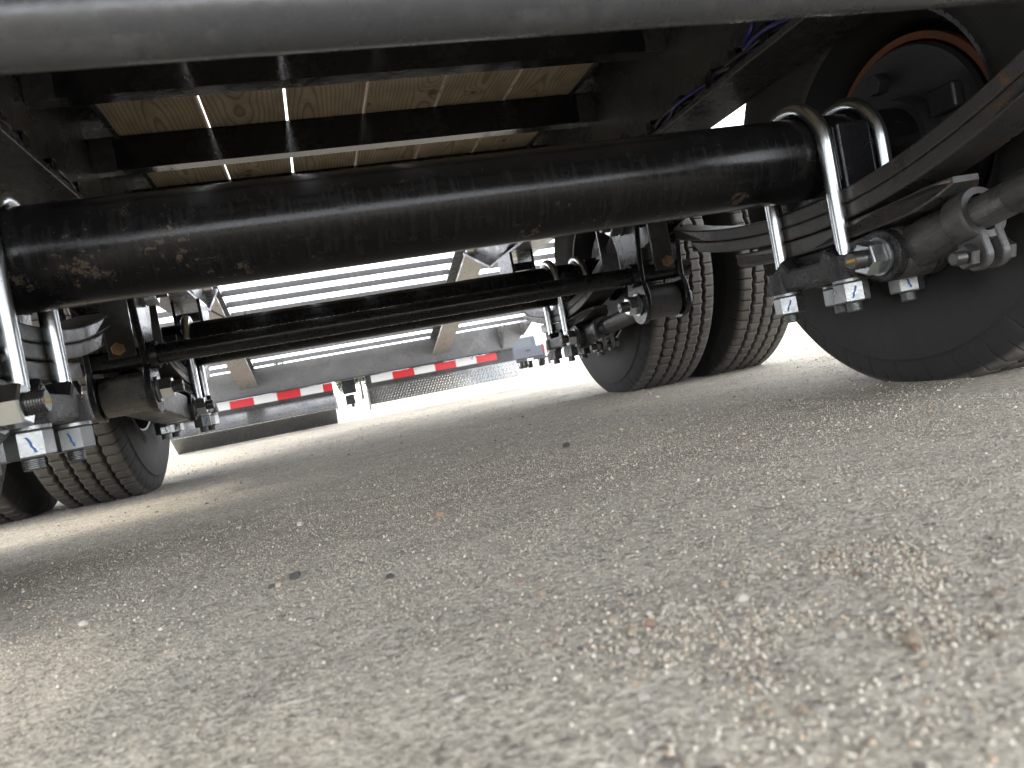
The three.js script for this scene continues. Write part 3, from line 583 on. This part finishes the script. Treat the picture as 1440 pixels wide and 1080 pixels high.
// ---- dovetail at the rear
{
  const slope = -0.253, bY = Z => 0.742 + slope * (Z - 2.42), EZ = 4.0;
  for (const s of [-1, 1]) {
    const B = group('dovetail_beam', T), X = (a, b) => s > 0 ? [a, b] : [-b, -a], z0 = 2.424, z1 = EZ - 0.003, h = 0.125, t = 0.012;
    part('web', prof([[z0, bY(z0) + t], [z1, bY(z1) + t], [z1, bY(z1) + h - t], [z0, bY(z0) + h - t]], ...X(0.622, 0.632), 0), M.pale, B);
    part('flange', prof([[z0, bY(z0)], [z1, bY(z1)], [z1, bY(z1) + t], [z0, bY(z0) + t]], ...X(0.572, 0.682), 0), M.litFlange, B);  // underside coloured as if lit by the bright ground
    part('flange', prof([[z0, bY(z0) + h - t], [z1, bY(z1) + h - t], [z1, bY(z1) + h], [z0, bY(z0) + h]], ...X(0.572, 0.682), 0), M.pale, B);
    // side member of the dovetail
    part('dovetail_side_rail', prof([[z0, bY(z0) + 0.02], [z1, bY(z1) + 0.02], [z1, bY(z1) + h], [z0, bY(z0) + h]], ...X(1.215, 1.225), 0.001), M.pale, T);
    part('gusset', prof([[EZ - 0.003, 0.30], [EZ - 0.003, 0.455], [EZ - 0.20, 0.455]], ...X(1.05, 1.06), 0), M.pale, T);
    // cable run with clips along the beam
    const pts = []; for (let k = 0; k < 26; k++) { const Z = 2.45 + k * 0.06; pts.push(P(s * (0.60 + 0.008 * Math.sin(k * 2.1)), bY(Z) + 0.022 + 0.010 * Math.abs(Math.sin(k * 1.7)), Z)); }
    part('cable', tube(pts, 0.006, 120, 6), M.wire, B);
  }
  // slats: angle bars laid across the dovetail
  for (let k = 0; k < 11; k++) {
    const Z = 2.50 + 0.14 * k, y = bY(Z) + 0.1255 + 0.0004;
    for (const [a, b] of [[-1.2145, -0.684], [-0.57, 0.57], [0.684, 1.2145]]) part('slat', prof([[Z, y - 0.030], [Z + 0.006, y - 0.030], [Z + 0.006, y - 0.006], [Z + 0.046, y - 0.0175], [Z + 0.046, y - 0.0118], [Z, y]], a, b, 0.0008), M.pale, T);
  }
  // rear cross beam and its lower edge
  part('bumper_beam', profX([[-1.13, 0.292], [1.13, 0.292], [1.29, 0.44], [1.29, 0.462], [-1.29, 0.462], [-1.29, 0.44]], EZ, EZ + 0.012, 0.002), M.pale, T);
  part('bumper_beam_lip', [box(-1.13, 1.13, 0.284, 0.2915, EZ - 0.03, EZ + 0.012, 0.002), box(-1.13, -0.115, 0.20, 0.2835, EZ + 0.004, EZ + 0.014, 0.001), box(0.095, 1.13, 0.20, 0.2835, EZ + 0.004, EZ + 0.014, 0.001)], M.grey, T);
  for (const [x0, n, first] of [[-0.905, 6, 0], [0.135, 7, 0]]) for (let k = 0; k < n; k++) {
    const a = x0 + k * 0.1455, isRed = k % 2 === 1; if (a + 0.144 > 1.14) break;
    const w = x0 < 0 && k === 5 ? 0.06 : 0.1445;
    const tp = part('reflective_tape', box(a, a + w, 0.2335, 0.2825, EZ + 0.0028, EZ + 0.0037, 0), isRed ? M.red : M.white, T); tp.userData.label = isRed ? 'red reflective tape strip' : 'white reflective tape strip';
  }
  // ramp ends of checker plate below the beam
  part('ramp_plate', [prof([[EZ - 0.02, 0.205], [EZ - 0.028, 0.205], [EZ - 0.048, 0.095], [EZ - 0.04, 0.092]], 0.10, 1.13, 0.0008)], M.checker, T);
  part('ramp_plate', [prof([[EZ - 0.02, 0.205], [EZ - 0.028, 0.205], [EZ - 0.12, 0.120], [EZ - 0.112, 0.114]], -1.13, -0.12, 0.0008)], M.checker, T);
  part('ramp_underside', [prof([[EZ - 0.115, 0.113], [EZ - 0.108, 0.113], [EZ + 0.06, 0.013], [EZ + 0.053, 0.012]], -1.12, -0.125, 0.0008)], M.checker, T);
  // raised lugs of the checker plate
  for (const [x0, x1, zt, yt, zb, yb] of [[0.115, 1.12, EZ - 0.0285, 0.2, EZ - 0.048, 0.099], [-1.12, -0.13, EZ - 0.03, 0.2, EZ - 0.119, 0.123]]) {
    const gs = [], len = Math.hypot(zb - zt, yb - yt), rows = Math.floor(len / 0.017), tilt = Math.atan2(zt - zb, yt - yb);
    for (let r = 0; r < rows; r++) for (let x = x0 + 0.01 + (r % 2) * 0.010; x < x1 - 0.01; x += 0.020) {
      const g = new THREE.OctahedronGeometry(1, 0); g.scale(0.0105, 0.0036, 0.0026); g.rotateZ((Math.round((x - x0) / 0.010) + r) % 2 ? 0.75 : -0.75); g.rotateX(-tilt);
      const f = (r + 0.6) / rows; g.translate(x, yt + (yb - yt) * f, -(zt + (zb - zt) * f)); gs.push(g);
    }
    const o = part('checker_lugs', gs, M.checker, T); o.userData.kind = 'stuff';
  }
  part('ramp_end', [box(-0.1195, -0.108, 0.10, 0.2, EZ - 0.05, EZ + 0.003, 0.001), box(0.088, 0.0995, 0.06, 0.2, EZ - 0.06, EZ + 0.003, 0.001)], M.checker, T);
  part('hitch_receiver', [box(-0.06, 0.03, 0.19, 0.282, EZ + 0.02, EZ + 0.03, 0.002), box(-0.05, 0.01, 0.12, 0.185, EZ + 0.015, EZ + 0.14, 0.004, 2), box(-0.02, 0.0, 0.1, 0.13, EZ, EZ + 0.012, 0.002)], M.black, T);
  for (const x of [0.84, 0.45]) part('marker_lamp', lathe(P(x, 0.272, EZ + 0.001), P(x, 0.272, EZ - 0.02), [[0, 0], [0.012, 0], [0.011, 0.006], [0.006, 0.011], [0, 0.012]], 20), M.white, T);
}

// ------------------------------------------------------------------ background
function wheelSimple(parent, x, y, z, r, w) {
  const q = group('wheel', parent); part('tyre', lathe(new THREE.Vector3(x - w / 2, y, z), new THREE.Vector3(x + w / 2, y, z), [[r * 0.6, 0], [r * 0.93, 0.01], [r, 0.05], [r, w - 0.05], [r * 0.93, w - 0.01], [r * 0.6, w]], 28), std({ color: 0x1b1b1b, roughness: 0.9 }), q);
  part('rim', lathe(new THREE.Vector3(x - w * 0.4, y, z), new THREE.Vector3(x + w * 0.4, y, z), [[0, 0], [r * 0.6, 0], [r * 0.6, w * 0.8], [0, w * 0.8]], 20), M.zincDull, q);
}
{
  const t = thing('pickup_truck', 'dark blue pickup truck parked on the gravel, tailgate towards the trailer', 'truck');
  t.position.set(11.25, 0, -38); t.rotation.y = -0.1;
  const blue = phys({ color: new THREE.Color().setRGB(0.026, 0.033, 0.048), roughness: 0.45, clearcoat: 0.3, clearcoatRoughness: 0.2 }), glass = phys({ color: new THREE.Color().setRGB(0.05, 0.06, 0.07), roughness: 0.05 });
  const Bx = (a, b, c, d, e, f, r = 0.05) => box(a, b, c, d, e, f, r, 3);
  part('bed', [Bx(-0.95, -0.86, 0.55, 1.22, 0.02, 2.0), Bx(0.86, 0.95, 0.55, 1.22, 0.02, 2.0), Bx(-0.95, 0.95, 0.5, 0.62, 0.02, 2.0)], blue, t);
  const tg = part('tailgate', [Bx(-0.84, 0.84, 0.58, 1.16, -0.03, 0.05, 0.03)], blue, t); part('handle', Bx(-0.14, 0.14, 0.94, 1.02, -0.05, -0.031, 0.01), M.black, tg);
  part('cab', [prof([[2.02, 0.5], [2.02, 1.15], [2.12, 1.78], [2.35, 1.86], [3.3, 1.84], [4.1, 1.2], [5.3, 1.08], [5.45, 0.5]], -0.94, 0.94, 0.06)], blue, t);
  part('cab_window', [prof([[2.005, 1.22], [2.09, 1.70], [2.10, 1.70], [2.015, 1.22]], -0.68, 0.68, 0)], glass, t);
  for (const s of [-1, 1]) part('tail_light', Bx(s * 0.86, s * 0.955, 0.78, 1.14, -0.035, 0.02, 0.02), std({ color: 0xa01512, roughness: 0.3 }), t);
  part('bumper', [Bx(-0.95, 0.95, 0.40, 0.56, -0.20, -0.04, 0.04)], M.black, t);
  part('number_plate', Bx(-0.16, 0.16, 0.42, 0.53, -0.215, -0.203, 0), M.white, t);
  for (const s of [-1, 1]) { wheelSimple(t, s * 0.82, 0.38, -1.0, 0.38, 0.26); wheelSimple(t, s * 0.82, 0.38, -4.4, 0.38, 0.26); }
}
{
  const t = thing('box_van', 'white box van parked beyond the blue pickup truck', 'van');
  t.position.set(15.3, 0, -50); t.rotation.y = 0.05;
  const w = std({ color: new THREE.Color().setRGB(0.75, 0.75, 0.74), roughness: 0.4 });
  part('box', [box(-1.05, 1.05, 0.75, 3.0, 0, 4, 0.06, 3)], w, t); part('cab', [prof([[4.02, 0.5], [4.02, 2.1], [4.6, 2.1], [5.3, 1.3], [6.0, 1.15], [6.1, 0.5]], -0.95, 0.95, 0.04)], w, t);
  part('bumper', [box(-1.0, 1.0, 0.45, 0.62, -0.1, 0.08, 0.03, 2)], M.black, t);
  for (const s of [-1, 1]) { wheelSimple(t, s * 0.85, 0.4, -1.2, 0.4, 0.28); wheelSimple(t, s * 0.85, 0.4, -5.2, 0.4, 0.28); part('tail_light', box(s * 0.85, s * 1.0, 0.8, 1.0, -0.02, 0.01, 0.005), M.red, t); }
}
{
  const t = thing('parked_car', 'pale silver hatchback parked across the yard beyond the wheels', 'car');
  t.position.set(19.6, 0, -24); t.rotation.y = 0.5;
  const c = phys({ color: new THREE.Color().setRGB(0.42, 0.46, 0.52), roughness: 0.35, clearcoat: 1 }), glass = phys({ color: new THREE.Color().setRGB(0.04, 0.05, 0.06), roughness: 0.05 });
  part('body', [prof([[0, 0.3], [-0.05, 0.75], [0.2, 0.95], [1.0, 1.0], [3.0, 0.95], [3.9, 0.75], [4.0, 0.3]], -0.86, 0.86, 0.08)], c, t);
  part('cabin', [prof([[0.3, 0.95], [0.55, 1.4], [2.0, 1.45], [2.9, 0.95]], -0.74, 0.74, 0.08)], glass, t);
  for (const s of [-1, 1]) { wheelSimple(t, s * 0.78, 0.31, -0.8, 0.31, 0.2); wheelSimple(t, s * 0.78, 0.31, -3.2, 0.31, 0.2); part('headlight', box(s * 0.5, s * 0.82, 0.6, 0.74, -0.03, 0.06, 0.02, 2), M.white, t); }
}
// tree row at the edge of the yard
{
  const leafM = [[0.030, 0.052, 0.014], [0.038, 0.060, 0.018], [0.032, 0.046, 0.016]].map(c => phys({ color: new THREE.Color().setRGB(...c), roughness: 0.9, side: THREE.DoubleSide, transmission: 0.1, thickness: 0 }));
  const bark = std({ color: new THREE.Color().setRGB(0.09, 0.07, 0.05), roughness: 0.95 });
  const spots = [[-2.5, 70, 4.6, 'broad tree with an uneven crown'], [3.8, 68, 4.3, 'small tree with an open crown'], [10.2, 72, 4.9, 'tall leafy tree with a forked trunk'], [17.2, 66, 4.5, 'bushy green tree behind the white van'], [20.1, 62, 4.3, 'dark green tree beyond the blue pickup truck'], [26.8, 68, 4.7, 'wide dark tree far beyond the dual wheels']];
  spots.forEach(([x, Z, h, label], q) => {
    const t = thing('yard_tree', label, 'tree', 'trees along the yard edge'); t.position.set(x, 0, -Z);
    const lim = [cyl(new THREE.Vector3(0, 0, 0), new THREE.Vector3(0.05, h * 0.5, 0), 0.16, 0.10, 10)];
    const cl = []; for (let k = 0; k < 16; k++) { const a = rr(0, 6.28), r = rr(0.2, 1.9), y = h * rr(0.38, 0.92) - r * 0.2; cl.push([Math.cos(a) * r, y, Math.sin(a) * r, rr(0.5, 0.95)]); if (k < 7) lim.push(cyl(new THREE.Vector3(0.04, h * rr(0.3, 0.48), 0), new THREE.Vector3(cl[k][0], cl[k][1], cl[k][2]), 0.06, 0.02, 6)); }
    part('trunk', lim, bark, t);
    const pos = [], v = new THREE.Vector3();
    for (const [cx, cy, cz, cr] of cl) for (let k = 0; k < 420; k++) {
      v.set(rr(-1, 1), rr(-1, 1), rr(-1, 1)); if (v.lengthSq() > 1) continue; v.multiplyScalar(cr);
      const e = new THREE.Euler(rr(0, 6), rr(0, 6), rr(0, 6)), sz = rr(0.13, 0.26);
      for (const [a, b] of [[-1, 0], [0, -0.45], [0, 0.45], [0, -0.45], [1, 0], [0, 0.45]]) { const w = new THREE.Vector3(a * sz, b * sz, 0).applyEuler(e); pos.push(cx + v.x + w.x, cy + v.y + w.y, cz + v.z + w.z); }
    }
    const g = new THREE.BufferGeometry(); g.setAttribute('position', new THREE.Float32BufferAttribute(pos, 3)); g.computeVertexNormals();
    raw('crown', boxUV(g), leafM[q % 3], t);
  });
}

// ------------------------------------------------------------------ loose stones
{
  const shapes = []; for (let k = 0; k < 5; k++) {
    let g = mergeVertices(new THREE.IcosahedronGeometry(1, 1).deleteAttribute('uv').deleteAttribute('normal'), 1e-4); const p = g.attributes.position, n = lattice(5, 5, 900 + k);
    for (let i = 0; i < p.count; i++) { const x = p.getX(i), y = p.getY(i), z = p.getZ(i), f = 0.78 + 0.5 * n(x * 1.7 + 7 + z, y * 1.7 + z * 1.3 + 9); p.setXYZ(i, x * f, y * f * 0.68, z * f * 0.85); }
    g = toCreasedNormals(g, 0.55); shapes.push(boxUV(g));
  }
  const kinds = [
    ['pale quartz pebble lying loose on the sandy concrete', [0.56, 0.52, 0.46], 0.32], ['tan sandstone pebble lying loose on the sandy concrete', [0.45, 0.37, 0.28], 0.28],
    ['reddish brown pebble lying loose on the sandy concrete', [0.36, 0.235, 0.17], 0.09], ['dark grey stone chip lying loose on the sandy concrete', [0.09, 0.085, 0.083], 0.10], ['mid grey pebble lying loose on the sandy concrete', [0.30, 0.275, 0.245], 0.21]];
  const mats = kinds.map(k => [0.85, 1, 1.15].map(f => std({ color: new THREE.Color().setRGB(...k[1].map(c => c * f)), roughness: 0.8, bumpMap: castBump, bumpScale: 0.0004 })));
  const put = (x, Z, s0, kind) => {
    const s = kind === 3 && Z < -0.45 ? s0 * 0.6 : s0;
    const o = new THREE.Mesh(shapes[Math.floor(rr(0, 5))], mats[kind][Math.floor(rr(0, 3))]); o.name = numbered('pebble'); o.castShadow = o.receiveShadow = true;
    o.scale.set(s, s * rr(0.75, 1.1), s * rr(0.8, 1.2)); o.rotation.set(rr(-0.3, 0.3), rr(0, 6.28), rr(-0.3, 0.3)); o.position.set(x, groundH(x, Z) + s * 0.36, -Z);
    o.userData = { label: kinds[kind][0], category: 'pebble', group: 'loose pebbles on the ground: ' + ['pale', 'tan', 'reddish', 'dark', 'grey'][kind] }; scene.add(o);
  };
  const pick = () => { let r = rnd(); for (let k = 0; k < 5; k++) { if ((r -= kinds[k][2]) < 0) return k; } return 4; };
  put(-0.276, -0.308, 0.0052, 3); put(-0.294, -0.326, 0.0038, 3); put(0.136, 0.151, 0.007, 3); put(-0.119, -0.532, 0.0038, 1); put(-0.128, -0.184, 0.005, 2); put(-0.038, -0.63, 0.0036, 0); put(-0.016, -0.722, 0.0042, 1);
  let n = 7; const bag = [];
  while (n < 165) { const Z = rr(-0.62, 1.1), x = rr(-0.62, 0.75); put(x, Z, 0.0012 + 0.0030 * rnd() * rnd() + 0.0008 * (Z + 0.6), pick()); n++; }
  while (n < 240) { const a = rr(0, 6.28), r = 0.16 * Math.sqrt(rnd()); put(-0.02 + Math.cos(a) * r * 0.9, -0.67 + Math.sin(a) * r * 0.55, rr(0.0012, 0.0028), pick()); n++; }
  // grit: far too many and too small to count
  const N = 230000, grit = new THREE.InstancedMesh(boxUV(clean(new THREE.IcosahedronGeometry(1, 0).scale(1, 0.7, 0.85))), std({ color: 0xffffff, roughness: 0.85 }), N);
  const m = new THREE.Matrix4(), q = new THREE.Quaternion(), e = new THREE.Euler(), c = new THREE.Color(), gc = [[0.50, 0.46, 0.385], [0.46, 0.42, 0.345], [0.42, 0.38, 0.315], [0.58, 0.545, 0.475], [0.36, 0.325, 0.275], [0.17, 0.16, 0.15], [0.42, 0.32, 0.23]];
  let k = 0; while (k < N) {
    // denser close to the loose patch, thinning out evenly over the yard
    const t0 = rnd(), patch = t0 > 0.978, sg = t0 < 0.36 ? 0.42 : t0 < 0.62 ? 1.0 : 2.3, ga = Math.sqrt(-2 * Math.log(1 - rnd() * 0.9999)), an = rr(0, 6.2832);
    const x = patch ? 0.0 + Math.cos(an) * ga * 0.085 : Math.cos(an) * ga * sg, Z = patch ? -0.70 + Math.sin(an) * ga * 0.06 : -0.70 + sg * 0.6 + Math.sin(an) * ga * sg, dd = Math.hypot(x + 0.2, Z + 0.9);
    if (dd < 0.12) continue;
    const s = patch ? rr(0.0006, 0.0014) : rr(0.0003, 0.0008) * (rnd() > 0.955 ? rr(1.5, 2.6) : 1) * (0.55 + 0.6 * Math.min(2.6, dd));
    if (patch && gnC(x * 24 + 8, Z * 24 + 5) < 0.35 + 0.3 * rnd()) continue;
    if (gnB(x * 5 + 31, Z * 5 + 31) * 0.6 + gnC(x * 21 + 3, Z * 21 + 9) * 0.4 < 0.05 + 0.5 * rnd()) continue;
    e.set(rr(0, 6), rr(0, 6), rr(0, 6)); q.setFromEuler(e); m.compose(new THREE.Vector3(x, groundH(x, Z) + s * 0.35, -Z), q, new THREE.Vector3(s, s * rr(0.7, 1.1), s)); grit.setMatrixAt(k, m);
    const t = gc[Math.floor(Math.pow(rnd(), 1.5) * 7)], f = rr(0.75, 1.15); grit.setColorAt(k, c.setRGB(t[0] * f, t[1] * f, t[2] * f)); k++;
  }
  grit.name = 'loose_grit'; grit.castShadow = grit.receiveShadow = true; grit.userData = { kind: 'stuff', label: 'loose sand grains and grit scattered over the concrete', category: 'grit' }; scene.add(grit);
}

renderer.render(scene, camera);
